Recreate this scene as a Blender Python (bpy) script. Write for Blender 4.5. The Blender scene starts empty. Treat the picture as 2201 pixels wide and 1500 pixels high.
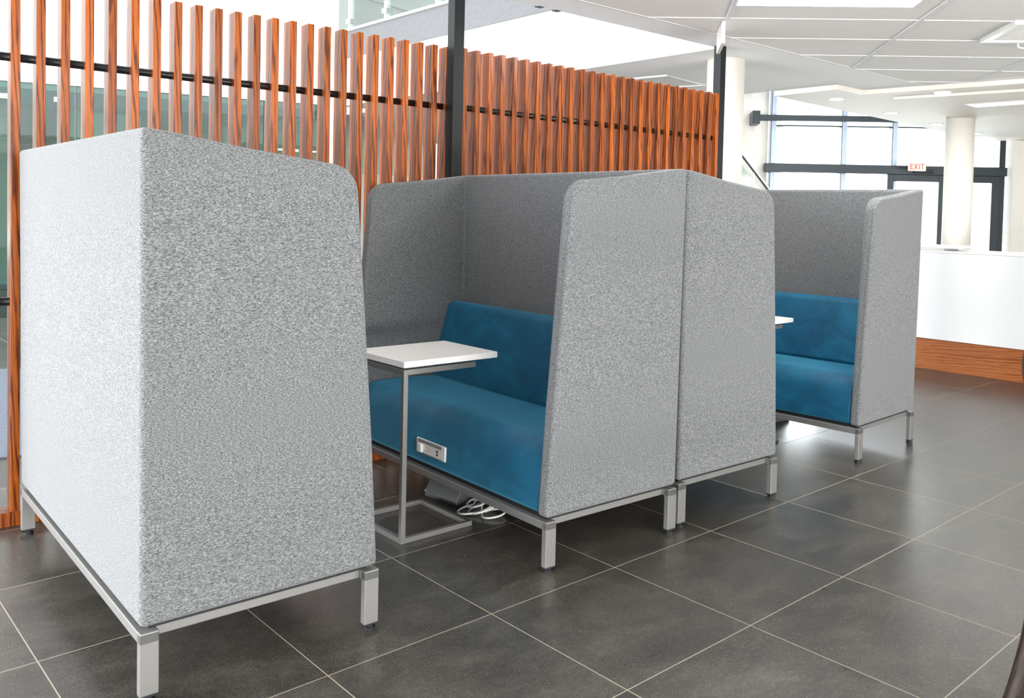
import bpy, bmesh, math, random
from mathutils import Vector, Matrix, Euler
random.seed(7)
S = bpy.context.scene
COL = S.collection

# ------------------------------------------------------------------ camera
cam_d = bpy.data.cameras.new('camera')
cam = bpy.data.objects.new('camera', cam_d)
COL.objects.link(cam)
cam.location = (-1.1900, -2.2785, 1.3418)
cam.rotation_euler = (1.5355, -0.0240, -0.7350)
cam_d.sensor_width = 36.0
cam_d.sensor_fit = 'HORIZONTAL'
cam_d.lens = 1892.93 * 36.0 / 2201.0
cam_d.shift_x = -110.7 / 2201.0
cam_d.shift_y = -223.0 / 2201.0
cam_d.clip_start = 0.05
cam_d.clip_end = 200
S.camera = cam

# ------------------------------------------------------------------ view + world + daylight
S.view_settings.view_transform = 'Standard'
S.view_settings.look = 'None'
S.view_settings.exposure = 0.52
S.view_settings.gamma = 1.0
S.view_settings.use_curve_mapping = False
W = bpy.data.worlds.new('overcast_sky')
S.world = W
W.use_nodes = True
bg = W.node_tree.nodes['Background']
bg.inputs[0].default_value = (0.86, 0.93, 1.0, 1)
bg.inputs[1].default_value = 2.0


def area(name, loc, target, sx, sy, power, color):
    l = bpy.data.lights.new(name, 'AREA')
    l.shape = 'RECTANGLE'
    l.size, l.size_y = sx, sy
    l.energy = power
    l.color = color
    o = bpy.data.objects.new(name, l)
    COL.objects.link(o)
    o.location = loc
    o.rotation_euler = (Vector(target) - Vector(loc)).to_track_quat('-Z', 'Y').to_euler()
    return o


# daylight: tall glazing on the left, glazing behind, atrium rooflight, entrance glazing;
# the upward ones are added fill for the ceiling, imitating bounce off paving outside
area('daylight_left_glazing', (-6.6, 0.8, 1.35), (0, 0.8, 1.5), 7.0, 2.3, 180, (0.90, 0.96, 1.0))
area('fill_ceiling_left', (-6.8, 0.5, 0.5), (-2, 0.5, 6.2), 7.0, 1.0, 420, (1.0, 0.98, 0.95))
area('daylight_rear_glazing', (-1.8, -7.0, 1.5), (1.4, 0, 0.6), 4.0, 2.2, 72, (1.0, 0.98, 0.95))
area('fill_ceiling_rear', (1.5, -7.0, 0.6), (1.8, -3.5, 6.0), 8.0, 1.0, 700, (1.0, 0.97, 0.93))
area('daylight_rooflight', (0.8, 5.6, 6.8), (0.8, 5.6, 0), 6.0, 6.5, 230, (0.97, 0.99, 1.0))
area('daylight_atrium_glazing', (-6.6, 4.9, 2.2), (2.5, 2.6, 1.7), 5.0, 3.6, 760, (0.95, 0.97, 1.0))
area('daylight_entrance', (12.0, 4.2, 2.0), (6.0, 0.0, 0.6), 4.0, 3.5, 300, (0.92, 0.96, 1.0))
area('fill_ceiling_entrance', (12.0, 4.2, 0.5), (6.0, 0.5, 3.4), 4.0, 1.0, 45, (1.0, 0.97, 0.93))


# ------------------------------------------------------------------ node helpers
def new_mat(name):
    m = bpy.data.materials.new(name)
    m.use_nodes = True
    nt = m.node_tree
    b = nt.nodes['Principled BSDF']
    return m, nt, b


def nd(nt, typ, **kw):
    n = nt.nodes.new(typ)
    for k, v in kw.items():
        if k in n.inputs.keys() if hasattr(n.inputs, 'keys') else False:
            n.inputs[k].default_value = v
        else:
            setattr(n, k, v)
    return n


def lk(nt, a, b):
    nt.links.new(a, b)


def ramp(nt, fac, stops):
    r = nt.nodes.new('ShaderNodeValToRGB')
    els = r.color_ramp.elements
    while len(els) > 1:
        els.remove(els[-1])
    els[0].position = stops[0][0]
    els[0].color = (*stops[0][1], 1)
    for p, c in stops[1:]:
        e = els.new(p)
        e.color = (*c, 1)
    lk(nt, fac, r.inputs[0])
    return r.outputs[0]


def coords(nt, scale=(1, 1, 1), kind='Object', rnd=False):
    tc = nt.nodes.new('ShaderNodeTexCoord')
    mp = nt.nodes.new('ShaderNodeMapping')
    mp.inputs['Scale'].default_value = scale
    src = tc.outputs[kind]
    if rnd:
        oi = nt.nodes.new('ShaderNodeObjectInfo')
        mu = nt.nodes.new('ShaderNodeVectorMath')
        mu.operation = 'MULTIPLY'
        mu.inputs[1].default_value = (7.3, 5.1, 9.7)
        cb = nt.nodes.new('ShaderNodeCombineXYZ')
        for i in range(3):
            lk(nt, oi.outputs['Random'], cb.inputs[i])
        lk(nt, cb.outputs[0], mu.inputs[0])
        ad = nt.nodes.new('ShaderNodeVectorMath')
        lk(nt, src, ad.inputs[0])
        lk(nt, mu.outputs[0], ad.inputs[1])
        src = ad.outputs[0]
    lk(nt, src, mp.inputs[0])
    return mp.outputs[0]


def noise(nt, vec, scale, detail=2, rough=0.5, dist=0.0):
    n = nt.nodes.new('ShaderNodeTexNoise')
    n.inputs['Scale'].default_value = scale
    n.inputs['Detail'].default_value = detail
    n.inputs['Roughness'].default_value = rough
    n.inputs['Distortion'].default_value = dist
    lk(nt, vec, n.inputs['Vector'])
    return n.outputs['Fac']


def bump(nt, b, h, strength, dist=0.002):
    n = nt.nodes.new('ShaderNodeBump')
    n.inputs['Strength'].default_value = strength
    n.inputs['Distance'].default_value = dist
    lk(nt, h, n.inputs['Height'])
    lk(nt, n.outputs[0], b.inputs['Normal'])


def mix(nt, fac, a, c, mode='MIX'):
    m = nt.nodes.new('ShaderNodeMix')
    m.data_type = 'RGBA'
    m.blend_type = mode
    if isinstance(fac, float):
        m.inputs[0].default_value = fac
    else:
        lk(nt, fac, m.inputs[0])
    for s, v in ((6, a), (7, c)):
        if isinstance(v, tuple):
            m.inputs[s].default_value = (*v, 1)
        else:
            lk(nt, v, m.inputs[s])
    return m.outputs[2]


def mth(nt, op, a, b=None, c=None):
    m = nt.nodes.new('ShaderNodeMath')
    m.operation = op
    for i, v in enumerate((a, b, c)):
        if v is None:
            continue
        if isinstance(v, (int, float)):
            m.inputs[i].default_value = v
        else:
            lk(nt, v, m.inputs[i])
    return m.outputs[0]


def plain(name, col, rough=0.5, metal=0.0, vary=0.03, scale=8, bumps=0.0, bscale=200, spec=0.5):
    m, nt, b = new_mat(name)
    v = coords(nt)
    f = noise(nt, v, scale, 3)
    lo = tuple(c * (1 - vary) for c in col)
    hi = tuple(min(1, c * (1 + vary)) for c in col)
    lk(nt, ramp(nt, f, [(0.3, lo), (0.7, hi)]), b.inputs['Base Color'])
    b.inputs['Roughness'].default_value = rough
    b.inputs['Metallic'].default_value = metal
    b.inputs['Specular IOR Level'].default_value = spec
    if bumps:
        bump(nt, b, noise(nt, v, bscale, 2), bumps)
    return m


def emis(name, col, s):
    m, nt, b = new_mat(name)
    b.inputs['Base Color'].default_value = (*col, 1)
    b.inputs['Emission Color'].default_value = (*col, 1)
    b.inputs['Emission Strength'].default_value = s
    return m


# ------------------------------------------------------------------ materials
def make_fabric():
    m, nt, b = new_mat('grey_melange_wool')
    v = coords(nt, (1, 1, 1.0))
    v2 = coords(nt, (0.45, 0.45, 1.3))
    a = noise(nt, v2, 330, 3, 0.7)
    c = noise(nt, v, 700, 2, 0.6)
    s = mth(nt, 'ADD', mth(nt, 'MULTIPLY', a, 0.65), mth(nt, 'MULTIPLY', c, 0.35))
    colr = ramp(nt, s, [(0.36, (0.025, 0.031, 0.036)), (0.46, (0.107, 0.115, 0.123)), (0.54, (0.187, 0.194, 0.199)), (0.64, (0.35, 0.354, 0.352))])
    lk(nt, colr, b.inputs['Base Color'])
    b.inputs['Roughness'].default_value = 0.95
    b.inputs['Specular IOR Level'].default_value = 0.15
    b.inputs['Sheen Weight'].default_value = 0.25
    b.inputs['Sheen Roughness'].default_value = 0.5
    bump(nt, b, s, 0.35, 0.0015)
    return m


def make_velvet():
    m, nt, b = new_mat('teal_velvet')
    v = coords(nt, (1.0, 1.0, 1.4))
    n1 = noise(nt, v, 3.6, 3, 0.5, 0.8)
    n2 = noise(nt, v, 24, 3, 0.6, 0.5)
    s = mth(nt, 'ADD', mth(nt, 'MULTIPLY', n1, 0.8), mth(nt, 'MULTIPLY', n2, 0.2))
    lk(nt, ramp(nt, s, [(0.30, (0.0005, 0.050, 0.112)), (0.5, (0.001, 0.080, 0.162)), (0.70, (0.004, 0.130, 0.238))]), b.inputs['Base Color'])
    b.inputs['Roughness'].default_value = 0.62
    b.inputs['Specular IOR Level'].default_value = 0.35
    b.inputs['Sheen Weight'].default_value = 1.0
    b.inputs['Sheen Roughness'].default_value = 0.42
    b.inputs['Sheen Tint'].default_value = (0.15, 0.58, 0.85, 1)
    bump(nt, b, s, 0.25, 0.004)
    return m


def make_wood(name, dark, mid, light, rough=0.38, grain_axis='Z', rnd=True):
    m, nt, b = new_mat(name)
    sc = {'Z': (1, 1, 0.055), 'Y': (1, 0.055, 1)}[grain_axis]
    v = coords(nt, sc, rnd=rnd)
    big = noise(nt, v, 14, 2, 0.5, 0.6)
    w = nt.nodes.new('ShaderNodeTexWave')
    w.wave_type = 'BANDS'
    w.bands_direction = 'DIAGONAL'
    w.inputs['Scale'].default_value = 26
    w.inputs['Distortion'].default_value = 9
    w.inputs['Detail'].default_value = 3
    w.inputs['Detail Scale'].default_value = 1.2
    lk(nt, v, w.inputs['Vector'])
    fine = noise(nt, v, 160, 3, 0.65)
    s = mth(nt, 'ADD', mth(nt, 'MULTIPLY', w.outputs['Fac'], 0.45), mth(nt, 'ADD', mth(nt, 'MULTIPLY', fine, 0.33), mth(nt, 'MULTIPLY', big, 0.22)))
    colr = ramp(nt, s, [(0.22, dark), (0.42, mid), (0.62, light), (0.8, mid)])
    if rnd:
        oi = nt.nodes.new('ShaderNodeObjectInfo')
        tone = ramp(nt, oi.outputs['Random'], [(0, (0.70, 0.68, 0.68)), (1, (1.12, 1.10, 1.10))])
        colr = mix(nt, 1.0, colr, tone, 'MULTIPLY')
    lk(nt, colr, b.inputs['Base Color'])
    b.inputs['Roughness'].default_value = rough
    b.inputs['Specular IOR Level'].default_value = 0.25
    b.inputs['Coat Weight'].default_value = 0.22 if rnd and rough < 0.35 and light[0] > 0.2 else 0.0
    b.inputs['Coat Roughness'].default_value = 0.2
    bump(nt, b, s, 0.12, 0.001)
    return m


def make_floor():
    m, nt, b = new_mat('dark_stone_floor_tile')
    tc = nt.nodes.new('ShaderNodeTexCoord')
    sp = nt.nodes.new('ShaderNodeSeparateXYZ')
    lk(nt, tc.outputs['Object'], sp.inputs[0])
    # inverse of the tile lattice  (x,y) = o + i*a + j*b
    ax, ay, bx, by = 0.6014, 0.0147, -0.0088, 0.6195
    det = ax * by - bx * ay
    X = mth(nt, 'ADD', sp.outputs[0], 0.001)
    Y = mth(nt, 'ADD', sp.outputs[1], 0.0011)
    I = mth(nt, 'ADD', mth(nt, 'MULTIPLY', X, by / det), mth(nt, 'MULTIPLY', Y, -bx / det))
    J = mth(nt, 'ADD', mth(nt, 'MULTIPLY', X, -ay / det), mth(nt, 'MULTIPLY', Y, ax / det))
    fi = mth(nt, 'FRACT', mth(nt, 'ADD', I, 0.5))
    fj = mth(nt, 'FRACT', mth(nt, 'ADD', J, 0.5))
    di = mth(nt, 'ABSOLUTE', mth(nt, 'SUBTRACT', fi, 0.5))
    dj = mth(nt, 'ABSOLUTE', mth(nt, 'SUBTRACT', fj, 0.5))
    dm = mth(nt, 'MINIMUM', di, dj)
    grout = mth(nt, 'LESS_THAN', dm, 0.0031)
    # one random value per tile
    cb = nt.nodes.new('ShaderNodeCombineXYZ')
    lk(nt, mth(nt, 'FLOOR', I), cb.inputs[0])
    lk(nt, mth(nt, 'FLOOR', J), cb.inputs[1])
    wn = nt.nodes.new('ShaderNodeTexWhiteNoise')
    wn.noise_dimensions = '3D'
    lk(nt, cb.outputs[0], wn.inputs['Vector'])
    off = nt.nodes.new('ShaderNodeVectorMath')
    off.operation = 'MULTIPLY_ADD'
    lk(nt, wn.outputs['Color'], off.inputs[0])
    off.inputs[1].default_value = (9, 9, 9)
    lk(nt, tc.outputs['Object'], off.inputs[2])
    v = off.outputs[0]
    mp = nt.nodes.new('ShaderNodeMapping')
    mp.inputs['Scale'].default_value = (1, 1.6, 1)
    mp.inputs['Rotation'].default_value = (0, 0, 0.8)
    lk(nt, v, mp.inputs[0])
    cloud = noise(nt, mp.outputs[0], 4.2, 6, 0.68, 0.5)
    mid = noise(nt, v, 60, 4, 0.7)
    fine = noise(nt, v, 330, 2, 0.7)
    s = mth(nt, 'ADD', mth(nt, 'MULTIPLY', cloud, 0.48), mth(nt, 'ADD', mth(nt, 'MULTIPLY', mid, 0.24), mth(nt, 'MULTIPLY', fine, 0.28)))
    colr = ramp(nt, s, [(0.36, (0.029, 0.028, 0.025)), (0.5, (0.057, 0.053, 0.046)), (0.6, (0.092, 0.084, 0.071)), (0.7, (0.165, 0.149, 0.130))])
    speck = ramp(nt, noise(nt, v, 240, 1, 0.4), [(0.665, (0, 0, 0)), (0.72, (1, 1, 1))])
    colr = mix(nt, mth(nt, 'MULTIPLY', speck, 0.5), colr, (0.36, 0.32, 0.28))
    speck2 = ramp(nt, noise(nt, v, 210, 1, 0.4), [(0.29, (1, 1, 1)), (0.335, (0, 0, 0))])
    colr = mix(nt, mth(nt, 'MULTIPLY', speck2, 0.6), colr, (0.02, 0.02, 0.02))
    colr = mix(nt, grout, colr, (0.36, 0.32, 0.25))
    lk(nt, colr, b.inputs['Base Color'])
    r = mth(nt, 'ADD', mth(nt, 'MULTIPLY', cloud, 0.10), 0.245)
    r = mth(nt, 'ADD', r, mth(nt, 'MULTIPLY', grout, 0.4))
    lk(nt, r, b.inputs['Roughness'])
    b.inputs['Specular IOR Level'].default_value = 0.55
    h = mth(nt, 'SUBTRACT', mth(nt, 'MULTIPLY', fine, 0.12), grout)
    bump(nt, b, h, 0.08, 0.002)
    return m


def make_glass(name, tint, gloss=0.12):
    m, nt, b = new_mat(name)
    nt.nodes.remove(b)
    out = nt.nodes['Material Output']
    t = nt.nodes.new('ShaderNodeBsdfTransparent')
    t.inputs[0].default_value = (*tint, 1)
    g = nt.nodes.new('ShaderNodeBsdfGlossy')
    g.inputs['Roughness'].default_value = 0.02
    fr = nt.nodes.new('ShaderNodeFresnel')
    fr.inputs[0].default_value = 1.45
    mx = nt.nodes.new('ShaderNodeMixShader')
    lk(nt, mth(nt, 'ADD', mth(nt, 'MULTIPLY', fr.outputs[0], 0.8), gloss * 0.2), mx.inputs[0])
    lk(nt, t.outputs[0], mx.inputs[1])
    lk(nt, g.outputs[0], mx.inputs[2])
    lk(nt, mx.outputs[0], out.inputs[0])
    return m


M = {}
M['fabric'] = make_fabric()
M['velvet'] = make_velvet()
M['seam'] = plain('grey_stitching', (0.12, 0.125, 0.13), 0.9)
M['slat'] = make_wood('red_oak_slat', (0.055, 0.009, 0.001), (0.29, 0.060, 0.005), (0.42, 0.110, 0.011), rough=0.32)
M['plinth'] = make_wood('red_oak_plinth', (0.20, 0.052, 0.012), (0.32, 0.10, 0.028), (0.38, 0.130, 0.04), grain_axis='Y', rnd=False)
M['darkwood'] = make_wood('dark_walnut', (0.006, 0.0035, 0.0025), (0.016, 0.010, 0.007), (0.03, 0.019, 0.014), rough=0.5)
M['floor'] = make_floor()
M['satin'] = plain('satin_aluminium_paint', (0.25, 0.247, 0.241), 0.42, 0.5, 0.04, 300, 0.05, 500)
M['satin_dark'] = plain('satin_pewter_paint', (0.21, 0.207, 0.20), 0.42, 0.5, 0.04, 300, 0.05, 500)
M['rubber'] = plain('black_rubber', (0.008, 0.009, 0.011), 0.5)
M['laminate'] = plain('white_laminate', (0.89, 0.88, 0.86), 0.4, vary=0.01)
M['blackmetal'] = plain('black_powder_coat', (0.007, 0.0075, 0.008), 0.34, 0.0, 0.1, spec=0.35)
M['postmetal'] = plain('charcoal_steel', (0.007, 0.0085, 0.0095), 0.42, 0.0, spec=0.3)
M['frame'] = plain('charcoal_window_frame', (0.022, 0.032, 0.038), 0.35, 0.2)
M['framelight'] = plain('pale_frame_and_lit_mullion_grey', (0.42, 0.49, 0.60), 0.35, 0.3)  # light on the entrance mullions put into colour; plain grey on the left frame
M['white'] = plain('white_wall_paint', (0.83, 0.82, 0.79), 0.7, vary=0.01, bumps=0.03)
M['warmwhite'] = plain('warm_white_paint', (0.82, 0.78, 0.71), 0.65, vary=0.01)
M['ceil'] = plain('white_plasterboard', (0.87, 0.87, 0.87), 0.8, vary=0.01)
M['ceiltile'] = plain('mineral_fibre_tile', (0.80, 0.79, 0.765), 0.9, vary=0.02, scale=90, bumps=0.15, bscale=300)
M['tbar'] = plain('white_tee_bar', (0.74, 0.74, 0.76), 0.85)
M['parapet'] = plain('grey_textured_plaster', (0.165, 0.165, 0.170), 0.85, vary=0.08, scale=40, bumps=0.2, bscale=120)
M['counter'] = plain('gloss_white_panel', (0.76, 0.775, 0.79), 0.22, vary=0.005)
M['plastic'] = plain('white_plastic', (0.78, 0.78, 0.76), 0.35, vary=0.01)
M['cable'] = plain('white_cable_sheath', (0.80, 0.80, 0.80), 0.4, vary=0.01)
M['socketgrey'] = plain('grey_plastic', (0.24, 0.24, 0.23), 0.35)
M['boxgrey'] = plain('dark_grey_box', (0.055, 0.062, 0.06), 0.5)
M['glass'] = make_glass('clear_glass', (0.97, 0.985, 0.98))
M['greenglass'] = make_glass('green_tint_glass', (0.60, 0.77, 0.72), 0.3)
M['railglass'] = make_glass('balustrade_glass', (0.78, 0.86, 0.84), 0.3)
M['led'] = emis('lit_diffuser', (1.0, 0.99, 0.96), 16.0)
M['lamp'] = emis('lit_downlight', (1.0, 0.98, 0.92), 8.0)
M['signface'] = plain('pale_sign_face', (0.80, 0.82, 0.66), 0.4)
M['signred'] = plain('red_sign_lettering', (0.75, 0.03, 0.012), 0.5)
M['officewall'] = plain('grey_green_wall', (0.58, 0.60, 0.56), 0.8)
M['paleupper'] = plain('pale_grey_green_wall', (0.66, 0.70, 0.67), 0.8)
M['officedark'] = plain('dark_taupe_wall', (0.14, 0.135, 0.12), 0.8)
M['carpet'] = plain('blue_grey_carpet', (0.10, 0.12, 0.15), 0.95, vary=0.45, scale=160, bumps=0.6, bscale=260)
M['steel'] = plain('brushed_steel', (0.55, 0.53, 0.50), 0.35, 0.8)
M['paving'] = plain('pale_paving', (0.62, 0.60, 0.57), 0.9, vary=0.1, scale=3)


# ------------------------------------------------------------------ mesh helpers
def link_mesh(name, bm, mat, parent=None, bevel=0.0, seg=2, smooth=False, loc=None, rot=None):
    bmesh.ops.recalc_face_normals(bm, faces=bm.faces)
    me = bpy.data.meshes.new(name)
    bm.to_mesh(me)
    bm.free()
    me.materials.append(mat)
    o = bpy.data.objects.new(name, me)
    COL.objects.link(o)
    if parent:
        o.parent = parent
    if loc:
        o.location = loc
    if rot:
        o.rotation_euler = rot
    if bevel > 0:
        md = o.modifiers.new('bevel', 'BEVEL')
        md.width = bevel
        md.segments = seg
        md.limit_method = 'ANGLE'
        md.angle_limit = math.radians(32)
        md.harden_normals = True
        smooth = True
    if smooth:
        for p in me.polygons:
            p.use_smooth = True
    return o


def box(bm, a, b):
    x0, y0, z0 = a
    x1, y1, z1 = b
    vs = [bm.verts.new(p) for p in ((x0, y0, z0), (x1, y0, z0), (x1, y1, z0), (x0, y1, z0), (x0, y0, z1), (x1, y0, z1), (x1, y1, z1), (x0, y1, z1))]
    for f in ((3, 2, 1, 0), (4, 5, 6, 7), (0, 1, 5, 4), (1, 2, 6, 5), (2, 3, 7, 6), (3, 0, 4, 7)):
        bm.faces.new([vs[i] for i in f])
    return vs


def obox(bm, p, q, w, z0, z1):
    """box standing on the plan line p-q, w thick to the left of p->q"""
    p, q = Vector(p), Vector(q)
    d = (q - p).normalized()
    n = Vector((-d.y, d.x)) * w
    return prism(bm, [p, q, q + n, p + n], z0, z1)


def prism(bm, pts, z0, z1):
    lo = [bm.verts.new((p[0], p[1], z0)) for p in pts]
    hi = [bm.verts.new((p[0], p[1], z1)) for p in pts]
    n = len(pts)
    bm.faces.new(lo[::-1])
    bm.faces.new(hi)
    for i in range(n):
        bm.faces.new((lo[i], lo[(i + 1) % n], hi[(i + 1) % n], hi[i]))


def extrude_profile(bm, prof, y0, y1):
    """prof: list of (x,z); extruded along y"""
    a = [bm.verts.new((x, y0, z)) for x, z in prof]
    b = [bm.verts.new((x, y1, z)) for x, z in prof]
    n = len(prof)
    bm.faces.new(a)
    bm.faces.new(b[::-1])
    for i in range(n):
        bm.faces.new((a[i], b[i], b[(i + 1) % n], a[(i + 1) % n]))


def cyl(bm, c, r, z0, z1, n=24, r1=None):
    r1 = r if r1 is None else r1
    lo = [bm.verts.new((c[0] + r * math.cos(6.2832 * i / n), c[1] + r * math.sin(6.2832 * i / n), z0)) for i in range(n)]
    hi = [bm.verts.new((c[0] + r1 * math.cos(6.2832 * i / n), c[1] + r1 * math.sin(6.2832 * i / n), z1)) for i in range(n)]
    bm.faces.new(lo[::-1])
    bm.faces.new(hi)
    for i in range(n):
        bm.faces.new((lo[i], lo[(i + 1) % n], hi[(i + 1) % n], hi[i]))


def tube(bm, pts, rad, n=10, closed=False):
    pts = [Vector(p) for p in pts]
    rads = rad if isinstance(rad, (list, tuple)) else [rad] * len(pts)
    rings = []
    N = len(pts)
    up = None
    for i, p in enumerate(pts):
        if closed:
            t = (pts[(i + 1) % N] - pts[i - 1]).normalized()
        else:
            t = (pts[min(i + 1, N - 1)] - pts[max(i - 1, 0)]).normalized()
        if up is None:
            up = Vector((0, 0, 1)) if abs(t.z) < 0.9 else Vector((1, 0, 0))
        a = (up - t * up.dot(t)).normalized()
        up = a
        b = t.cross(a)
        rings.append([bm.verts.new(p + (a * math.cos(6.28319 * k / n) + b * math.sin(6.28319 * k / n)) * rads[i]) for k in range(n)])
    for i in range(N if closed else N - 1):
        r0, r1 = rings[i], rings[(i + 1) % N]
        for k in range(n):
            bm.faces.new((r0[k], r0[(k + 1) % n], r1[(k + 1) % n], r1[k]))
    if not closed:
        bm.faces.new(rings[0][::-1])
        bm.faces.new(rings[-1])


def smooth_path(ctrl, per=8):
    c = [Vector(p) for p in ctrl]
    out = []
    for i in range(len(c) - 1):
        p0, p1, p2, p3 = c[max(i - 1, 0)], c[i], c[i + 1], c[min(i + 2, len(c) - 1)]
        for k in range(per):
            t = k / per
            out.append(0.5 * ((2 * p1) + (p2 - p0) * t + (2 * p0 - 5 * p1 + 4 * p2 - p3) * t * t + (3 * p1 - p0 - 3 * p2 + p3) * t ** 3))
    out.append(c[-1])
    return out


def tag(o, label, cat, group=None):
    o['label'] = label
    o['category'] = cat
    if group:
        o['group'] = group
    return o


def thing(name, loc, rz, label, cat, group=None):
    o = bpy.data.objects.new(name, None)
    o.empty_display_size = 0.1
    COL.objects.link(o)
    o.location = loc
    o.rotation_euler = (0, 0, rz)
    return tag(o, label, cat, group)


def struct(name, bm, mat, bevel=0.0, smooth=False, parent=None):
    o = link_mesh(name, bm, mat, parent, bevel=bevel, smooth=smooth)
    if not parent:
        o['kind'] = 'structure'
    return o


def copy_tree(o, parent=None):
    c = o.copy()
    COL.objects.link(c)
    if parent:
        c.parent = parent
    for ch in list(o.children):
        copy_tree(ch, c)
    return c


def arc(cx, cz, r, a0, a1, n=8):
    return [(cx + r * math.cos(math.radians(a0 + (a1 - a0) * i / n)), cz + r * math.sin(math.radians(a0 + (a1 - a0) * i / n))) for i in range(n + 1)]


# ================================================================== STRUCTURE
# plan directions of the entrance glazing (and of the ceiling grid), 43.5 degrees off the booths
ND = Vector((0.7254, 0.6884))          # towards the glazing
TD = Vector((0.6884, -0.7254))         # along the glazing, to the right
CAM2 = Vector((-1.19, -2.2785))
CZ = 2.61                              # ceiling height


def gl(u, d=13.5):                      # plan point on the glazing line, u metres along
    return CAM2 + ND * d + TD * (u + 1.62)


bm = bmesh.new()
box(bm, (-9, -9, -0.1), (15, 17, 0.0))
struct('floor', bm, M['floor'])

bm = bmesh.new()
box(bm, (-30, -30, -0.22), (60, 60, -0.12))
struct('ground', bm, M['paving'])

# ---- ceilings (plasterboard slab, upper floor edge, raised edge)
bm = bmesh.new()
box(bm, (-7.5, -7.5, CZ), (4.1, 1.885, CZ + 0.58))
box(bm, (4.1, -7.5, CZ), (6.22, 7.72, CZ + 0.58))
box(bm, (6.22, -7.5, CZ), (13.5, 2.15, CZ + 0.55))
box(bm, (4.62, 7.72, CZ), (8.2, 12.2, CZ + 0.55))
struct('ceiling', bm, M['ceil'])

bm = bmesh.new()                        # grey plaster upstand on the upper floor edge
box(bm, (4.085, 1.9, 3.185), (4.25, 7.72, 3.51))
struct('trim_1', bm, M['parapet'])
bm = bmesh.new()
box(bm, (4.07, 1.9, 3.505), (4.27, 7.74, 3.535))
struct('trim_2', bm, M['white'])

# ---- tiled ceiling field with tee bars
MD = Vector((math.cos(math.radians(42.7)), math.sin(math.radians(42.7))))
XD = Vector((math.cos(math.radians(-45.5)), math.sin(math.radians(-45.5))))
FX0, FX1, FY0, FY1 = -7.4, 6.74, -7.4, 1.565
bm = bmesh.new()
box(bm, (FX0, FY0, CZ - 0.004), (FX1, FY1, CZ + 0.02))
struct('ceiling_tiles', bm, M['ceiltile'])


def clip(p, d):
    t0, t1 = -60.0, 60.0
    for o_, dd, lo, hi in ((p.x, d.x, FX0, FX1), (p.y, d.y, FY0, FY1)):
        a, b_ = (lo - o_) / dd, (hi - o_) / dd
        t0, t1 = max(t0, min(a, b_)), min(t1, max(a, b_))
    return (p + d * t0, p + d * t1) if t1 > t0 + 0.05 else None


M0 = Vector((5.512, 1.610))             # a point on a main tee
X0 = Vector((4.115, 0.395))             # a point on a cross tee (near the light)
bm = bmesh.new()
nrm = Vector((-MD.y, MD.x))
for k in range(-8, 9):
    s = clip(M0 + nrm * (1.19 * k), MD)
    if s:
        obox(bm, s[0] - nrm * 0.012, s[1] - nrm * 0.012, 0.024, CZ - 0.012, CZ)
for k in range(-16, 8):
    s = clip(X0 + MD * (0.612 * k), XD)
    if s:
        obox(bm, s[0], s[1], 0.014, CZ - 0.009, CZ)
struct('trim_3', bm, M['tbar'])
bm = bmesh.new()                        # edge angle of the tile field
box(bm, (FX0, FY1, CZ - 0.006), (FX1 + 0.012, FY1 + 0.012, CZ + 0.005))
box(bm, (FX1, FY0, CZ - 0.006), (FX1 + 0.012, FY1, CZ + 0.005))
struct('trim_4', bm, M['ceil'])

# ---- lower ceiling rafts towards the entrance
bm = bmesh.new()
prism(bm, [(6.27, 2.88), (6.24, 2.165), (6.69, 2.185), (6.89, 0.76), (7.15, -6.0), (13.4, -6.0), (13.2, 2.3), (12.1, 3.19), (8.9, 3.03)], 2.568, CZ + 0.02)
struct('ceiling_raft', bm, M['warmwhite'])
bm = bmesh.new()
prism(bm, [(7.02, 2.015), (7.21, 0.88), (7.9, -6.0), (13.3, -6.0), (13.0, 2.0), (11.4, 2.43), (8.95, 2.26)], 2.545, 2.5685)
struct('ceiling_raft_lower', bm, M['warmwhite'])

# ---- high roof over the double-height parts, with a rooflight over the atrium
bm = bmesh.new()
box(bm, (4.1, 1.9, 6.9), (14, 16, 7.1))
box(bm, (-7.5, 9.0, 6.9), (4.1, 16, 7.1))
box(bm, (-7.5, -0.2, 6.9), (-2.4, 9.0, 7.1))
struct('ceiling_upper', bm, M['white'])

# ---- walls
GA, GB = Vector((-6.5, 11.40)), Vector((4.42, 8.44))      # shopfront line across the atrium
bm = bmesh.new()
obox(bm, GA, GB, 0.22, 2.86, 7.0)
struct('wall_north', bm, M['white'])
bm = bmesh.new()                         # pier at the end of the shopfront
obox(bm, GB - (GB - GA).normalized() * 0.16, GB + (GB - GA).normalized() * 0.02, 0.25, 0, 2.86)
struct('wall_pier', bm, M['white'])
bm = bmesh.new()                         # projecting ledge on the white wall
dG = (GB - GA).normalized()
nG = Vector((-dG.y, dG.x))
obox(bm, GA - nG * 0.035, GB - nG * 0.035, 0.04, 3.33, 3.37)
obox(bm, GA - nG * 0.02, GB - nG * 0.02, 0.03, 4.25, 4.27)
struct('trim_5', bm, M['white'])

bm = bmesh.new()                         # rear wall, behind the photographer
box(bm, (-7.5, -7.6, 0), (-3, -7.4, CZ))
box(bm, (6, -7.6, 0), (13.5, -7.4, CZ))
box(bm, (-3, -7.6, 0), (6, -7.4, 0.5))
struct('wall_south', bm, M['white'])

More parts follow.
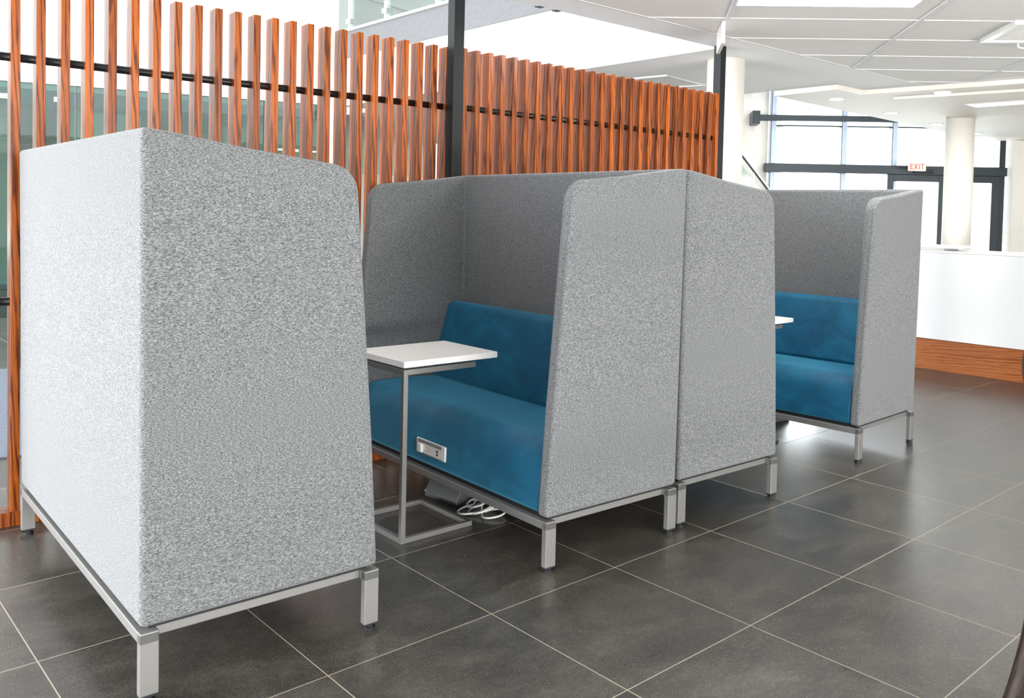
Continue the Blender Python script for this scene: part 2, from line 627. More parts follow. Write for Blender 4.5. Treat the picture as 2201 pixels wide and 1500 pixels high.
bm = bmesh.new()                         # white wall left of the entrance glazing
obox(bm, gl(0.13, 13.35), gl(-2.6, 13.35), -0.2, 0, 6.9)
obox(bm, gl(0.13, 13.35), gl(0.40, 13.5), 0.2, 0, 6.9)
obox(bm, gl(-2.6, 13.35), gl(-2.6, 10.0), 0.2, CZ + 0.5, 6.9)
struct('wall_east', bm, M['warmwhite'])
bm = bmesh.new()                         # white wall right of the entrance glazing
obox(bm, gl(3.90, 13.3), gl(8.6, 13.3), 0.2, 0, 2.6)
struct('wall_right', bm, M['warmwhite'])
bm = bmesh.new()                         # partition under the upper floor
box(bm, (4.3, 12.0, 0), (8.3, 12.2, 1.98))
struct('wall_back', bm, M['warmwhite'])
bm = bmesh.new()
box(bm, (4.3, 12.0, 1.98), (8.3, 12.2, 2.62))
struct('wall_back_upper', bm, M['officewall'])

# ---- entrance glazing (window 1) with the double door
GU0, GU1 = 0.44, 3.86


def wbar(bm, u0, u1, d0, d1, z0, z1):
    prism(bm, [gl(u0, d0), gl(u1, d0), gl(u1, d1), gl(u0, d1)], z0, z1)


win = thing('window_1', (0, 0, 0), 0, 'dark framed entrance glazing wall at the far right', 'window')
win['kind'] = 'structure'
for u in (0.462, 1.50, 2.235):
    bm = bmesh.new()
    wbar(bm, u - 0.03, u + 0.045, 13.42, 13.60, 0, 6.9)
    link_mesh('mullion', bm, M['frame'], win)
    bm = bmesh.new()
    wbar(bm, u - 0.022, u + 0.045, 13.412, 13.42, 0, 6.9)
    link_mesh('mullion_lit_strip', bm, M['framelight'], win)  # pale strip paints the light on the mullion's front face as colour
bm = bmesh.new()
wbar(bm, 3.745, 3.83, 13.40, 13.62, 0, 6.9)
link_mesh('mullion', bm, M['frame'], win)
for z0, z1, d0 in ((2.045, 2.175, 13.34), (2.735, 2.755, 13.44), (4.9, 5.0, 13.44)):
    bm = bmesh.new()
    wbar(bm, GU0 - 0.09 if d0 < 13.4 else GU0, GU1 - 0.02, d0, 13.6, z0, z1)
    link_mesh('transom', bm, M['frame'], win, bevel=0.006)
bm = bmesh.new()
wbar(bm, GU0, GU1 - 0.1, 13.52, 13.53, 0.0, 6.9)
link_mesh('glass_pane', bm, M['glass'], win)

beam = thing('steel_beam', (0, 0, 0), 0, 'dark steel channel beam bolted across the top of the entrance glazing', 'beam')
bm = bmesh.new()
wbar(bm, 0.20, 3.9, 13.02, 13.10, 2.77, 2.855)
link_mesh('channel', bm, M['frame'], beam, bevel=0.004)
bm = bmesh.new()
wbar(bm, 0.10, 0.21, 13.0, 13.35, 2.72, 2.91)
link_mesh('bracket', bm, M['frame'], beam, bevel=0.006)

door = thing('door_1', (0, 0, 0), 0, 'dark framed glass double entrance door', 'door')
door['kind'] = 'structure'
for a0, a1, name in ((2.14, 2.99, 'door_leaf'), (3.02, 3.745, 'door_leaf')):
    bm = bmesh.new()
    wbar(bm, a0, a0 + 0.09, 13.36, 13.42, 0, 2.045)
    wbar(bm, a1 - 0.11, a1, 13.36, 13.42, 0, 2.045)
    wbar(bm, a0 + 0.09, a1 - 0.11, 13.36, 13.42, 1.945, 2.045)
    wbar(bm, a0 + 0.09, a1 - 0.11, 13.36, 13.42, 0, 0.14)
    leaf = link_mesh(name, bm, M['frame'], door, bevel=0.004)
    bm = bmesh.new()
    wbar(bm, a0 + 0.09, a1 - 0.11, 13.385, 13.393, 0.14, 1.945)
    link_mesh('glass_pane', bm, M['glass'], leaf)
bm = bmesh.new()
wbar(bm, 2.50, 2.78, 13.28, 13.36, 2.07, 2.13)
link_mesh('door_closer', bm, M['rubber'], door, bevel=0.008)

# ---- glazed shopfront across the atrium (window 2) and the office behind
win2 = thing('window_2', (0, 0, 0), 0, 'green tinted glass shopfront behind the slatted screen', 'window')
win2['kind'] = 'structure'
bm = bmesh.new()
obox(bm, GA, GB - dG * 0.17, 0.10, 2.70, 2.86)
obox(bm, GA - nG * 0.02, GB - dG * 0.17 - nG * 0.02, 0.02, 2.745, 2.765)
link_mesh('head_frame', bm, M['white'], win2, bevel=0.004)
bm = bmesh.new()
obox(bm, GA + nG * 0.05, GB - dG * 0.17 + nG * 0.05, 0.012, 0.0, 2.70)
link_mesh('glass_pane', bm, M['greenglass'], win2)
L = (GB - GA).length
for t in (7.42, 8.28, 9.3, 10.4):
    p = GA + dG * t
    bm = bmesh.new()
    obox(bm, p - dG * 0.006, p + dG * 0.006, 0.10, 0, 2.70)
    link_mesh('glass_joint', bm, M['officedark'], win2)
for t, w in ((7.40, 0.24), (8.06, 0.12)):
    p = GA + dG * t
    bm = bmesh.new()
    obox(bm, p + nG * 0.03, p + dG * w + nG * 0.03, 0.05, 2.50, 2.56)
    if w > 0.2:
        obox(bm, p + nG * 0.03, p + dG * 0.09 + nG * 0.03, 0.05, 2.44, 2.50)
    link_mesh('patch_fitting', bm, M['steel'], win2, bevel=0.003)
bm = bmesh.new()
box(bm, (-7.5, 14.2, 0), (7.5, 14.4, 2.7))
struct('wall_office', bm, M['officewall'])
bm = bmesh.new()
prism(bm, [GA + nG * 0.3, GB + nG * 0.3, (6.6, 9.0), (6.6, 14.3), (-7.5, 14.3), (-7.5, 11.8)], 2.66, 2.76)
struct('ceiling_office', bm, M['officewall'])
bm = bmesh.new()
box(bm, (1.33, 11.6, 0), (1.76, 12.2, 2.66))
struct('wall_office_pier', bm, M['officedark'])
bm = bmesh.new()
box(bm, (1.76, 11.9, 0), (3.0, 12.05, 2.66))
struct('wall_office_divider', bm, M['officewall'])

# ---- glazing on the left of the hall (outside the frame, lets the daylight in)
win3 = thing('window_3', (0, 0, 0), 0, 'tall white framed glazing on the left side of the hall', 'window')
win3['kind'] = 'structure'
bm = bmesh.new()
for y in (-7.3, -4.9, -2.5, -0.1, 2.3, 4.7, 7.1):
    box(bm, (-7.2, y - 0.03, 0), (-7.08, y + 0.03, 6.9))
box(bm, (-7.2, -7.3, 2.5), (-7.08, 9.0, 2.6))
box(bm, (-7.2, -7.3, 0), (-7.08, 9.0, 0.08))
link_mesh('window_frame', bm, M['framelight'], win3)

# ================================================================== BOOTHS
D_, W_, H_ = 0.7186, 1.598, 1.545
T_ = 0.062


def shell_mesh():
    """grey upholstered three-sided screen: back panel and two sloping side panels in one piece"""
    z0 = 0.205
    front = arc(0.535, 1.385, 0.092, 80, 2, 9)
    prof = [(T_, 1.538)] + [(0.30, 1.504)] + front + [(0.655, 1.05), (0.69, 0.62), (0.716, z0), (T_, z0)]
    bm = bmesh.new()
    e = 0.004

    def V(u, y, z):
        return bm.verts.new((u, y, z))
    ys = [(e, T_), (W_ - e, W_ - T_)]
    sides = []
    for yo, yi in ys:
        sg = 1 if yo < 0.5 else -1
        outer = [V(u, yo - sg * 0.010 * (z - z0) / 1.3, z) for u, z in prof]
        inner = [V(u, yi, z) for u, z in prof]
        co_b, co_t = V(e - 0.003, yo, z0), V(e - 0.011, yo - sg * 0.010, H_)
        sides.append((outer, inner, co_b, co_t))
        bm.faces.new([co_b, co_t] + outer)
        bm.faces.new(inner)
        for i in range(len(prof) - 1):
            bm.faces.new((outer[i], outer[i + 1], inner[i + 1], inner[i]))
        bm.faces.new((co_t, outer[0], inner[0]))
        bm.faces.new((co_b, outer[-1], inner[-1]))
    (o1, i1, b1, t1), (o2, i2, b2, t2) = sides
    bm.faces.new((b1, t1, t2, b2))
    bm.faces.new((i1[-1], i1[0], i2[0], i2[-1]))
    bm.faces.new((t1, t2, i2[0], i1[0]))
    bm.faces.new((b1, b2, i2[-1], i1[-1]))
    return bm


def seat_mesh():
    bm = bmesh.new()
    prof = [(0.07, 0.208), (0.07, 0.45), (0.30, 0.468), (0.50, 0.474)] + arc(0.582, 0.358, 0.114, 92, 8, 9) + [(0.704, 0.31), (0.706, 0.26), (0.704, 0.215), (0.69, 0.208)]
    extrude_profile(bm, prof, T_ + 0.003, W_ - T_ - 0.003)
    return bm


def backrest_mesh():
    bm = bmesh.new()
    prof = [(0.066, 0.46), (0.066, 0.82)] + arc(0.120, 0.806, 0.052, 140, 22, 8) + [(0.196, 0.72), (0.226, 0.63), (0.249, 0.55), (0.264, 0.478), (0.255, 0.462)]
    extrude_profile(bm, prof, T_ + 0.003, W_ - T_ - 0.003)
    return bm


ZT, ZB, LW, LT = 0.1914, 0.0198, 0.0500, 0.026


def make_booth(name, loc, rz, label, group):
    """local x = depth from the back (0) to the open front, y = width, z up"""
    r = thing(name, loc, rz, label, 'booth', group)
    link_mesh('upholstered_screen', shell_mesh(), M['fabric'], r, bevel=0.016, seg=4)
    link_mesh('seat_cushion', seat_mesh(), M['velvet'], r, bevel=0.018, seg=4)
    link_mesh('backrest', backrest_mesh(), M['velvet'], r, bevel=0.026, seg=4)
    bm = bmesh.new()
    box(bm, (0, 0.0, ZT - 0.030), (LW, W_, ZT))
    fr = link_mesh('rail', bm, M['satin'], r, bevel=0.003)
    bm = bmesh.new()
    box(bm, (D_ - LW, 0.0, ZT - 0.030), (D_, W_, ZT))
    link_mesh('rail', bm, M['satin'], r, bevel=0.003)
    for y in (0.035, W_ - 0.035 - 0.025):
        bm = bmesh.new()
        box(bm, (LW, y, ZT - 0.028), (D_ - LW, y + 0.025, ZT + 0.012))
        link_mesh('side_rail', bm, M['satin'], r, bevel=0.003)
    for x in (0.0, D_ - LW):
        for y in (0.0, W_ - LT):
            bm = bmesh.new()
            box(bm, (x, y, ZB), (x + LW, y + LT, ZT + 0.001))
            lg = link_mesh('leg', bm, M['satin'], r, bevel=0.003)
            bm = bmesh.new()
            box(bm, (x + 0.001, y + 0.001, ZB - 0.005), (x + LW - 0.001, y + LT - 0.001, ZB + 0.001))
            cyl(bm, (x + LW / 2, y + LT / 2), 0.013, 0.008, ZB - 0.004)
            cyl(bm, (x + LW / 2, y + LT / 2), 0.019, 0.0, 0.010)
            link_mesh('rubber_foot', bm, M['rubber'], lg)
    fpts = [(0.30, 1.504)] + arc(0.535, 1.385, 0.092, 80, 2, 9) + [(0.655, 1.05), (0.69, 0.62), (0.714, 0.24)]
    for y in (0.022, T_ - 0.016, W_ - T_ + 0.016, W_ - 0.022):
        bm = bmesh.new()
        sg = 1 if y < 0.5 else -1
        tube(bm, [(u + 0.0004, y - (sg * 0.010 * (z - 0.205) / 1.3 if min(y, W_ - y) < 0.03 else 0), z + 0.0003) for u, z in fpts], 0.0011, 6)
        link_mesh('seam', bm, M['seam'], r)
    # screen plates seated on the rails
    bm = bmesh.new()
    box(bm, (0.03, 0.03, ZT), (D_ - 0.03, W_ - 0.03, 0.207))
    link_mesh('base_board', bm, M['rubber'], r)
    return r


GRP = 'high-back fabric booths in a row'
boothA = make_booth('booth_sofa', (-0.4586, 0.1751, 0), -0.0123,
                    'nearest grey high-back booth at far left, showing its plain back and side', GRP)
PI = math.pi


def place(label, org, rz, flip, sy=1.0):
    c = copy_tree(boothA)
    c['label'] = label
    if flip:
        # mirrored in depth: rotate half a turn about z, so the open front faces -x
        cr, sr = math.cos(rz), math.sin(rz)
        ox, oy = D_, W_ * sy
        c.location = (org[0] + cr * ox - sr * oy, org[1] + sr * ox + cr * oy, 0)
        c.rotation_euler = (0, 0, rz + PI)
        c.scale = (1, sy, 1)
    else:
        c.location = (org[0], org[1], 0)
        c.rotation_euler = (0, 0, rz)
    return c


boothB = place('central grey high-back booth with teal seat and a white socket strip in its front', (0.9519, 0.1450), -0.0253, True)
boothC = place('grey high-back booth standing back to back against the central booth, only its side seen', (1.7119, 0.1509), -0.0165, False)
boothD = place('grey high-back booth farthest right beside the white reception counter, teal seat half seen', (3.280, 0.1880), 0.0520, True, 0.966)

# socket strip in the seat front of the centre booth (local: x depth from back, y from far end because of the half turn)
yo0, yo1 = W_ - 0.935, W_ - 0.70
xs = 0.7055
bm = bmesh.new()
box(bm, (xs - 0.004, yo0, 0.255), (xs + 0.007, yo1, 0.322))
outlet = link_mesh('power_outlet', bm, M['plastic'], boothB, bevel=0.005, seg=3)
outlet['label'] = 'white flush socket strip'
bm = bmesh.new()
box(bm, (xs + 0.006, yo0 + 0.022, 0.306), (xs + 0.010, yo1 - 0.022, 0.319))
link_mesh('cover_lip', bm, M['socketgrey'], outlet)
bm = bmesh.new()
box(bm, (xs + 0.006, yo0 + 0.022, 0.257), (xs + 0.009, yo1 - 0.022, 0.262))
link_mesh('cover_lip', bm, M['socketgrey'], outlet)
bm = bmesh.new()
for yy, zz in ((0.42, 0.287), (0.36, 0.292), (0.36, 0.276), (0.48, 0.284)):
    y = yo0 + (yo1 - yo0) * yy
    box(bm, (xs + 0.0068, y - 0.003, zz - 0.003), (xs + 0.0076, y + 0.003, zz + 0.003))
link_mesh('socket_hole', bm, M['socketgrey'], outlet)
bm = bmesh.new()
y = yo0 + (yo1 - yo0) * 0.74
for zz in (0.276, 0.290):
    box(bm, (xs + 0.0068, y - 0.006, zz - 0.005), (xs + 0.0078, y + 0.006, zz + 0.005))
link_mesh('usb_port', bm, M['rubber'], outlet)
bm = bmesh.new()
y = yo0 + 0.045
box(bm, (xs + 0.006, y - 0.016, 0.262), (xs + 0.020, y + 0.016, 0.304))
link_mesh('plug', bm, M['plastic'], outlet, bevel=0.006, seg=3)


# ================================================================== SIDE TABLES
def make_table(loc, rz, label):
    r = thing('side_table', loc, rz, label, 'side table', 'C-shaped laptop tables')
    bm = bmesh.new()
    box(bm, (0, 0.0, 0.7125), (0.474, 0.40, 0.7375))
    link_mesh('tabletop', bm, M['laminate'], r, bevel=0.0015)
    s = 0.021
    for nm, y in (('frame', 0.0), ('frame', 0.385 - s)):
        bm = bmesh.new()
        box(bm, (0.0, y, 0.0), (s, y + s, 0.705))
        box(bm, (s, y, 0.683), (0.358, y + s, 0.705))
        box(bm, (s, y, 0.0), (0.355, y + s, s))
        link_mesh(nm, bm, M['satin_dark'], r, bevel=0.0015)
    for x, z in ((0.0, 0.0), (0.355 - s, 0.0), (0.0, 0.683)):
        bm = bmesh.new()
        box(bm, (x, s, z), (x + s, 0.385 - s, z + s + (0.001 if z else 0)))
        link_mesh('cross_bar', bm, M['satin_dark'], r, bevel=0.0015)
    for x, y in ((0.10, 0.04), (0.30, 0.04), (0.10, 0.345), (0.30, 0.345)):
        bm = bmesh.new()
        cyl(bm, (x, y if y < .2 else y), 0.008, 0.7045, 0.713, 12)
        link_mesh('spacer', bm, M['rubber'], r)
    return r


table1 = make_table((0.6895, 0.7255, 0), 0.012, 'white-topped C-shaped side table sliding over the central teal seat')
table2 = copy_tree(table1)
table2.location = (3.012, 0.755, 0)
table2.rotation_euler = (0, 0, 0.02)
table2['label'] = 'white-topped side table at the far right booth, only its corner seen past the grey panel'

# floor boxes and cables under the seats
def floor_box(loc, rz, label):
    bm = bmesh.new()
    pr = [(-0.075, 0.0), (0.075, 0.0), (0.075, 0.022), (0.028, 0.105), (-0.028, 0.105), (-0.075, 0.022)]
    extrude_profile(bm, pr, -0.11, 0.11)
    o = link_mesh('power_box', bm, M['boxgrey'], bevel=0.004)
    o.location = loc
    o.rotation_euler = (0, 0, rz)
    tag(o, label, 'power box')
    return o


floor_box((1.190, 1.085, 0), 0.13, 'dark grey wedge-shaped power box on the floor under the central seat')
floor_box((3.775, 1.11, 0), 1.45, 'low grey power box on the floor under the far right booth')
bm = bmesh.new()
loops = [((1.205, 0.908), 0.05, 0.05, 1.4, 0.03), ((1.160, 0.868), 0.085, 0.052, 1.2, 0.012), ((1.185, 0.835), 0.075, 0.05, 1.6, 0.03), ((1.183, 0.762), 0.055, 0.046, 2.2, 0.012)]
lead = [(1.205, 1.212, 0.04), (1.19, 1.225, 0.03), (1.165, 1.248, 0.012), (1.138, 1.232, 0.008), (1.150, 1.212, 0.008), (1.185, 1.218, 0.02), (1.225, 1.23, 0.008), (1.30, 1.25, 0.006)]
bm = bmesh.new()
tube(bm, smooth_path(lead, 6), 0.0045, 8)
o = link_mesh('power_cable', bm, M['cable'], smooth=True)
tag(o, 'short white cable loop at the left end of the power box under the seat', 'cable')
bm = bmesh.new()
path = [(1.27, 0.955, 0.006), (1.25, 0.95, 0.01)]
for (c, a, b_, ph, hh) in loops:
    for k in range(15):
        t = ph + 6.2832 * k / 15
        path.append((c[0] + a * math.cos(t), c[1] + b_ * math.sin(t), 0.007 + hh * (0.5 + 0.5 * math.cos(t + 0.4))))
tube(bm, smooth_path(path, 3), 0.0045, 8)
o = link_mesh('power_cable', bm, M['cable'], smooth=True)
tag(o, 'white power cable coiled in loops on the floor under the central seat', 'cable')

# ================================================================== SLATTED SCREENS
SW, SD, SH = 0.034, 0.083, 2.257
slat_me = None


def make_screen(x0, y0, ang, s, i0, i1, zp, label):
    r = thing('slat_screen', (x0, y0, 0), ang, label, 'screen', 'timber slat screens')
    global slat_me
    for i in range(i0, i1 + 1):
        # right front edge of slat i is at x = i*s ; front at y = 0
        if slat_me is None:
            bm = bmesh.new()
            box(bm, (-SW, 0, 0.06), (0, SD, SH))
            o = link_mesh('slat', bm, M['slat'], r, bevel=0.003)
            slat_me = o
        else:
            o = slat_me.copy()
            COL.objects.link(o)
            o.parent = r
        o.location = (i * s, 0, 0)
    xa, xb = i0 * s - (SW + 0.03 if i0 < 0 else 0.02), i1 * s - (0.0 if i0 < 0 else 0.02)
    for z in (zp, zp - 1.0):
        bm = bmesh.new()
        tube(bm, [(xa, SD / 2, z), (xb, SD / 2, z)], 0.0175, 20)
        link_mesh('rail', bm, M['blackmetal'], r, smooth=True)
    bm = bmesh.new()
    box(bm, (xa, -0.004, 0.0), (xb, SD + 0.004, 0.062))
    link_mesh('base_beam', bm, M['slat'], r, bevel=0.003)
    return r


make_screen(-0.4200, 1.8887, -0.0296, 0.09012, -3, 23, 1.928, 'longer red-brown timber slat screen left of the black post, seen through its gaps')
make_screen(-0.45682664, 1.77669845, 0.0055, 0.09133, 24, 49, 1.930, 'red-brown timber slat screen between the two black posts, slats overlapping to look solid')


def steel_post(x, y, w, d, label):
    bm = bmesh.new()
    box(bm, (x, y, 0), (x + w, y + d, CZ + 0.02))
    o = link_mesh('steel_post', bm, M['postmetal'], bevel=0.004)
    tag(o, label, 'post', 'black square steel posts')


steel_post(1.609, 1.744, 0.069, 0.066, 'black square steel post rising between the two slat screens')
steel_post(4.022, 1.803, 0.064, 0.066, 'black square steel post at the right end of the slat screens')


# ================================================================== COLUMNS
def column(c, r, z1, label):
    bm = bmesh.new()
    cyl(bm, c, r, 0, z1, 48)
    o = link_mesh('column', bm, M['warmwhite'], smooth=True)
    for p in o.data.polygons:
        p.use_smooth = abs(p.normal.z) < 0.5
    tag(o, label, 'column', 'round white columns')


column((4.552, 2.163), 0.150, CZ + 0.01, 'round white column directly behind the right black post')
column((9.025, 2.235), 0.157, 2.56, 'round white column standing behind the reception counter near the exit')

# ================================================================== RECEPTION COUNTER
ct = thing('reception_counter', (6.72, 0, 0), 0.013, 'white reception counter with red-brown timber plinth behind the far booth', 'counter')
bm = bmesh.new()
box(bm, (0, -1.6, 0.283), (0.62, 2.6, 1.075))
link_mesh('front_panel', bm, M['counter'], ct, bevel=0.003)
bm = bmesh.new()
box(bm, (0.02, -1.58, 0.0), (0.60, 2.58, 0.283))
link_mesh('plinth', bm, M['plinth'], ct)
bm = bmesh.new()
box(bm, (-0.012, -1.6, 1.075), (0.64, 2.6, 1.092))
link_mesh('worktop', bm, M['laminate'], ct, bevel=0.002)
bm = bmesh.new()
box(bm, (0.02, 1.21, 1.115), (0.44, 2.55, 1.137))
box(bm, (0.08, 1.35, 1.09), (0.40, 2.5, 1.115))
link_mesh('raised_shelf', bm, M['laminate'], ct, bevel=0.002)


# ================================================================== CEILING FITTINGS
def cell(a, b):
    """plan point: a along the main tees, b along the cross tees, from the light corner"""
    return LC + MD * a + XD * b


LC = Vector((3.063, 0.948)) + XD * 0.0
r = thing('ceiling_light', (0, 0, 0), 0, 'large square-edged lit panel in the tiled ceiling at the top edge', 'ceiling light')
p = [LC, LC + XD * 1.02, LC + XD * 1.02 - MD * 0.56, LC - MD * 0.56]
bm = bmesh.new()
prism(bm, p, CZ - 0.010, CZ - 0.003)
link_mesh('diffuser', bm, M['led'], r)
bm = bmesh.new()
cen = sum(p, Vector((0, 0))) / 4
q = [cen + (v - cen) * 1.035 for v in p]
for i in range(4):
    j = (i + 1) % 4
    prism(bm, [p[i], q[i], q[j], p[j]], CZ - 0.014, CZ - 0.002)
link_mesh('frame', bm, M['tbar'], r)

v0 = Vector((4.965, 0.330))
r = thing('air_vent', (0, 0, 0), 0, 'white louvred air vent in the tiled ceiling at the right edge', 'vent')
a_, b_ = v0, v0 + XD * 1.1
back = MD * -0.575
bm = bmesh.new()
for s0, s1, t0, t1 in ((0, 1.1, 0, 0.03), (0, 1.1, 0.545, 0.575), (0, 0.05, 0.03, 0.545), (1.06, 1.1, 0.03, 0.545)):
    prism(bm, [v0 + XD * s0 - MD * t0, v0 + XD * s1 - MD * t0, v0 + XD * s1 - MD * t1, v0 + XD * s0 - MD * t1], CZ - 0.030, CZ - 0.002)
link_mesh('frame', bm, M['plastic'], r)
for k in range(12):
    t = 0.05 + k * 0.041
    bm = bmesh.new()
    prism(bm, [v0 + XD * 0.05 - MD * t, v0 + XD * 1.06 - MD * t, v0 + XD * 1.06 - MD * (t + 0.030), v0 + XD * 0.05 - MD * (t + 0.030)], CZ - 0.020, CZ - 0.012)
    link_mesh('louvre', bm, M['ceiltile'], r)
hk = v0 + XD * 0.26 + MD * 0.012
bm = bmesh.new()
tube(bm, smooth_path([(hk.x, hk.y, CZ - 0.028), (hk.x, hk.y, CZ - 0.052), (hk.x + XD.x * .03, hk.y + XD.y * .03, CZ - 0.060), (hk.x + XD.x * .16, hk.y + XD.y * .16, CZ - 0.060)], 6), 0.006, 8)
link_mesh('latch_handle', bm, M['plastic'], r, smooth=True)

for x, y, lab in ((6.811, 2.513, 'round recessed downlight nearest the white column, leftmost of the row'),
                  (8.192, 2.647, 'round recessed downlight above the entrance, second from the left of the row'),
                  (9.558, 2.766, 'round recessed downlight just left of the far white column top'),
                  (10.938, 2.871, 'round recessed downlight half hidden right of the far white column'),
                  (6.98, 1.514, 'round recessed downlight between the two stepped ceiling edges, nearest the tiled ceiling')):
    d = thing('downlight', (x, y, 2.568), 0, lab, 'downlight', 'recessed downlights')
    bm = bmesh.new()
    n = 28
    cyl(bm, (0, 0), 0.088, -0.006, 0.001, n)
    link_mesh('trim_ring', bm, M['tbar'], d)
    bm = bmesh.new()
    cyl(bm, (0, 0), 0.070, -0.008, -0.002, n)
    link_mesh('diffuser', bm, M['lamp'], d)

r = thing('linear_light', (7.785, 1.62, 2.545), -1.53, 'long slim lit linear light in the lower ceiling raft at right', 'ceiling light')
bm = bmesh.new()
box(bm, (0, 0.0, -0.006), (2.4, 0.205, -0.001))
link_mesh('diffuser', bm, M['led'], r)
bm = bmesh.new()
for a, b in (((-0.02, -0.02, -0.010), (2.42, 0, 0)), ((-0.02, 0.205, -0.010), (2.42, 0.225, 0)), ((-0.02, 0, -0.010), (0, 0.205, 0)), ((2.4, 0, -0.010), (2.42, 0.205, 0))):
    box(bm, a, b)
link_mesh('frame', bm, M['tbar'], r)

r = thing('ceiling_panel_light', (4.72, 3.36, CZ), 0, 'white framed square panel fitting under the upper floor, just above the slat tops', 'ceiling light')
bm = bmesh.new()
P4 = [(0, 0), (0.06, -0.37), (0.74, -0.26), (0.60, 0.10)]
cx_, cy_ = 0.35, -0.13
Q4 = [((x - cx_) * 0.93 + cx_, (y - cy_) * 0.93 + cy_) for x, y in P4]
for i in range(4):
    j = (i + 1) % 4
    prism(bm, [P4[i], P4[j], Q4[j], Q4[i]], -0.016, -0.001)
link_mesh('frame', bm, M['tbar'], r)
bm = bmesh.new()
prism(bm, Q4, -0.006, -0.001)
link_mesh('panel', bm, M['ceiltile'], r)

# hanging sign seen edge-on, clipped under a main tee
h0, h1 = Vector((3.335, 1.236)), Vector((3.610, 1.492))
r = thing('hanging_sign', (0, 0, 0), 0, 'thin white blank sign board hanging from the ceiling, seen edge-on beside the right post', 'sign')
bm = bmesh.new()
dd = (h1 - h0).normalized()
obox(bm, h0, h1, 0.022, 2.452, 2.592)
link_mesh('board', bm, M['plastic'], r, bevel=0.002)
for t in (0.06, 0.30):
    c = h0 + dd * t
    bm = bmesh.new()
    obox(bm, c, c + dd * 0.02, 0.014, 2.585, CZ - 0.001)
    link_mesh('hanger', bm, M['plastic'], r)

# small dark fixings on the ceiling edge over the void
for x, lab in ((2.315, 'small dark metal clip under the ceiling edge, the left one'), (2.455, 'small dark metal clip under the ceiling edge, the right one')):
    bm = bmesh.new()
    box(bm, (x, 1.872, CZ - 0.004), (x + 0.045, 1.91, CZ + 0.02))
    o = link_mesh('edge_clip', bm, M['frame'], bevel=0.002)
    tag(o, lab, 'clip', 'ceiling edge clips')

# ================================================================== EXIT SIGN
ex = gl(2.445, 13.0)
r = thing('exit_sign', (ex.x, ex.y, 2.135), math.atan2(TD.y, TD.x), 'pale yellow EXIT sign with red letters above the entrance door', 'sign')
bm = bmesh.new()
box(bm, (-0.122, -0.012, -0.055), (0.122, 0.012, 0.068))
link_mesh('board', bm, M['signface'], r, bevel=0.002)
bm = bmesh.new()
for z in (0.02,):
    box(bm, (-0.05, 0.011, z), (-0.03, 0.40, z + 0.02))
    box(bm, (0.05, 0.011, z), (0.07, 0.40, z + 0.02))
link_mesh('bracket', bm, M['frame'], r)
bm = bmesh.new()


def stroke(p, q, w=0.010):
    p, q = Vector(p), Vector(q)
    d = (q - p).normalized()
    n = Vector((-d.y, d.x)) * w / 2
    f = [bm.verts.new((c.x, -0.0135, c.y)) for c in (p - n, q - n, q + n, p + n)]
    g = [bm.verts.new((c.x, -0.0122, c.y)) for c in (p - n, q - n, q + n, p + n)]
    bm.faces.new(f)
    bm.faces.new(g[::-1])
    for i in range(4):
        bm.faces.new((f[i], g[i], g[(i + 1) % 4], f[(i + 1) % 4]))


zl, zh, zm = -0.032, 0.048, 0.009
x = -0.092
stroke((x, zl), (x, zh)); stroke((x, zh - .005), (x + .036, zh - .005)); stroke((x, zm), (x + .030, zm)); stroke((x, zl + .005), (x + .036, zl + .005))
x = -0.040
stroke((x, zl), (x + .044, zh)); stroke((x, zh), (x + .044, zl))
x = 0.030
stroke((x, zl), (x, zh))
x = 0.050
stroke((x, zh - .005), (x + .046, zh - .005)); stroke((x + .023, zl), (x + .023, zh))
link_mesh('lettering', bm, M['signred'], r)

# ================================================================== BALUSTRADES
r = thing('glass_balustrade', (4.17, 0, 0), 0, 'green-tinted glass balustrade on the upper floor edge, top centre left', 'balustrade')
ys = [1.95, 3.0, 4.05, 5.1, 5.78, 6.84, 7.70]
for a, b in zip(ys[:-1], ys[1:]):
    bm = bmesh.new()
    box(bm, (0, a + 0.03, 3.54), (0.012, b - 0.03, 4.55))
    link_mesh('glass_panel', bm, M['railglass'], r)
for y in ys[1:]:
    bm = bmesh.new()
    box(bm, (0.0, y - 0.02, 3.535), (0.045, y + 0.02, 4.55))
    po = link_mesh('baluster', bm, M['white'], r, bevel=0.003)
    bm = bmesh.new()
    box(bm, (-0.015, y - 0.05, 3.63), (0.03, y + 0.05, 3.69))
    link_mesh('clamp', bm, M['steel'], po, bevel=0.003)
bm = bmesh.new()
tube(bm, [(0.02, 1.95, 4.60), (0.02, 7.72, 4.60)], 0.025, 14)
link_mesh('handrail', bm, M['steel'], r, smooth=True)
bm = bmesh.new()                         # upper corridor wall behind the balustrade
box(bm, (6.2, 2.2, 3.16), (6.35, 12.2, 6.9))
struct('wall_upper', bm, M['paleupper'])

# stair balustrade by the far white wall, seen between column and glazing
SA, SB = gl(-0.55, 13.0), gl(0.62, 13.0)
r = thing('stair_balustrade', (0, 0, 0), 0, 'sloping glass stair balustrade with dark handrail beside the entrance glazing', 'balustrade')


def st(u, z, d=13.0):
    p = gl(u, d)
    return (p.x, p.y, z)


def slab(bm, u0, u1, zl0, zl1, zh0, zh1, d0, d1):
    vs = [bm.verts.new(st(u, z, d)) for d in (d0, d1) for u, z in ((u0, zl0), (u1, zl1), (u1, zh1), (u0, zh0))]
    for f in ((0, 1, 2, 3), (7, 6, 5, 4), (0, 4, 5, 1), (1, 5, 6, 2), (2, 6, 7, 3), (3, 7, 4, 0)):
        bm.faces.new([vs[i] for i in f])


sl = (1.798 - 2.27) / (9.588 - 9.330) * 0.6884      # handrail fall per metre along the glazing


def hz(u):
    return 2.27 + sl * (u + 0.029)


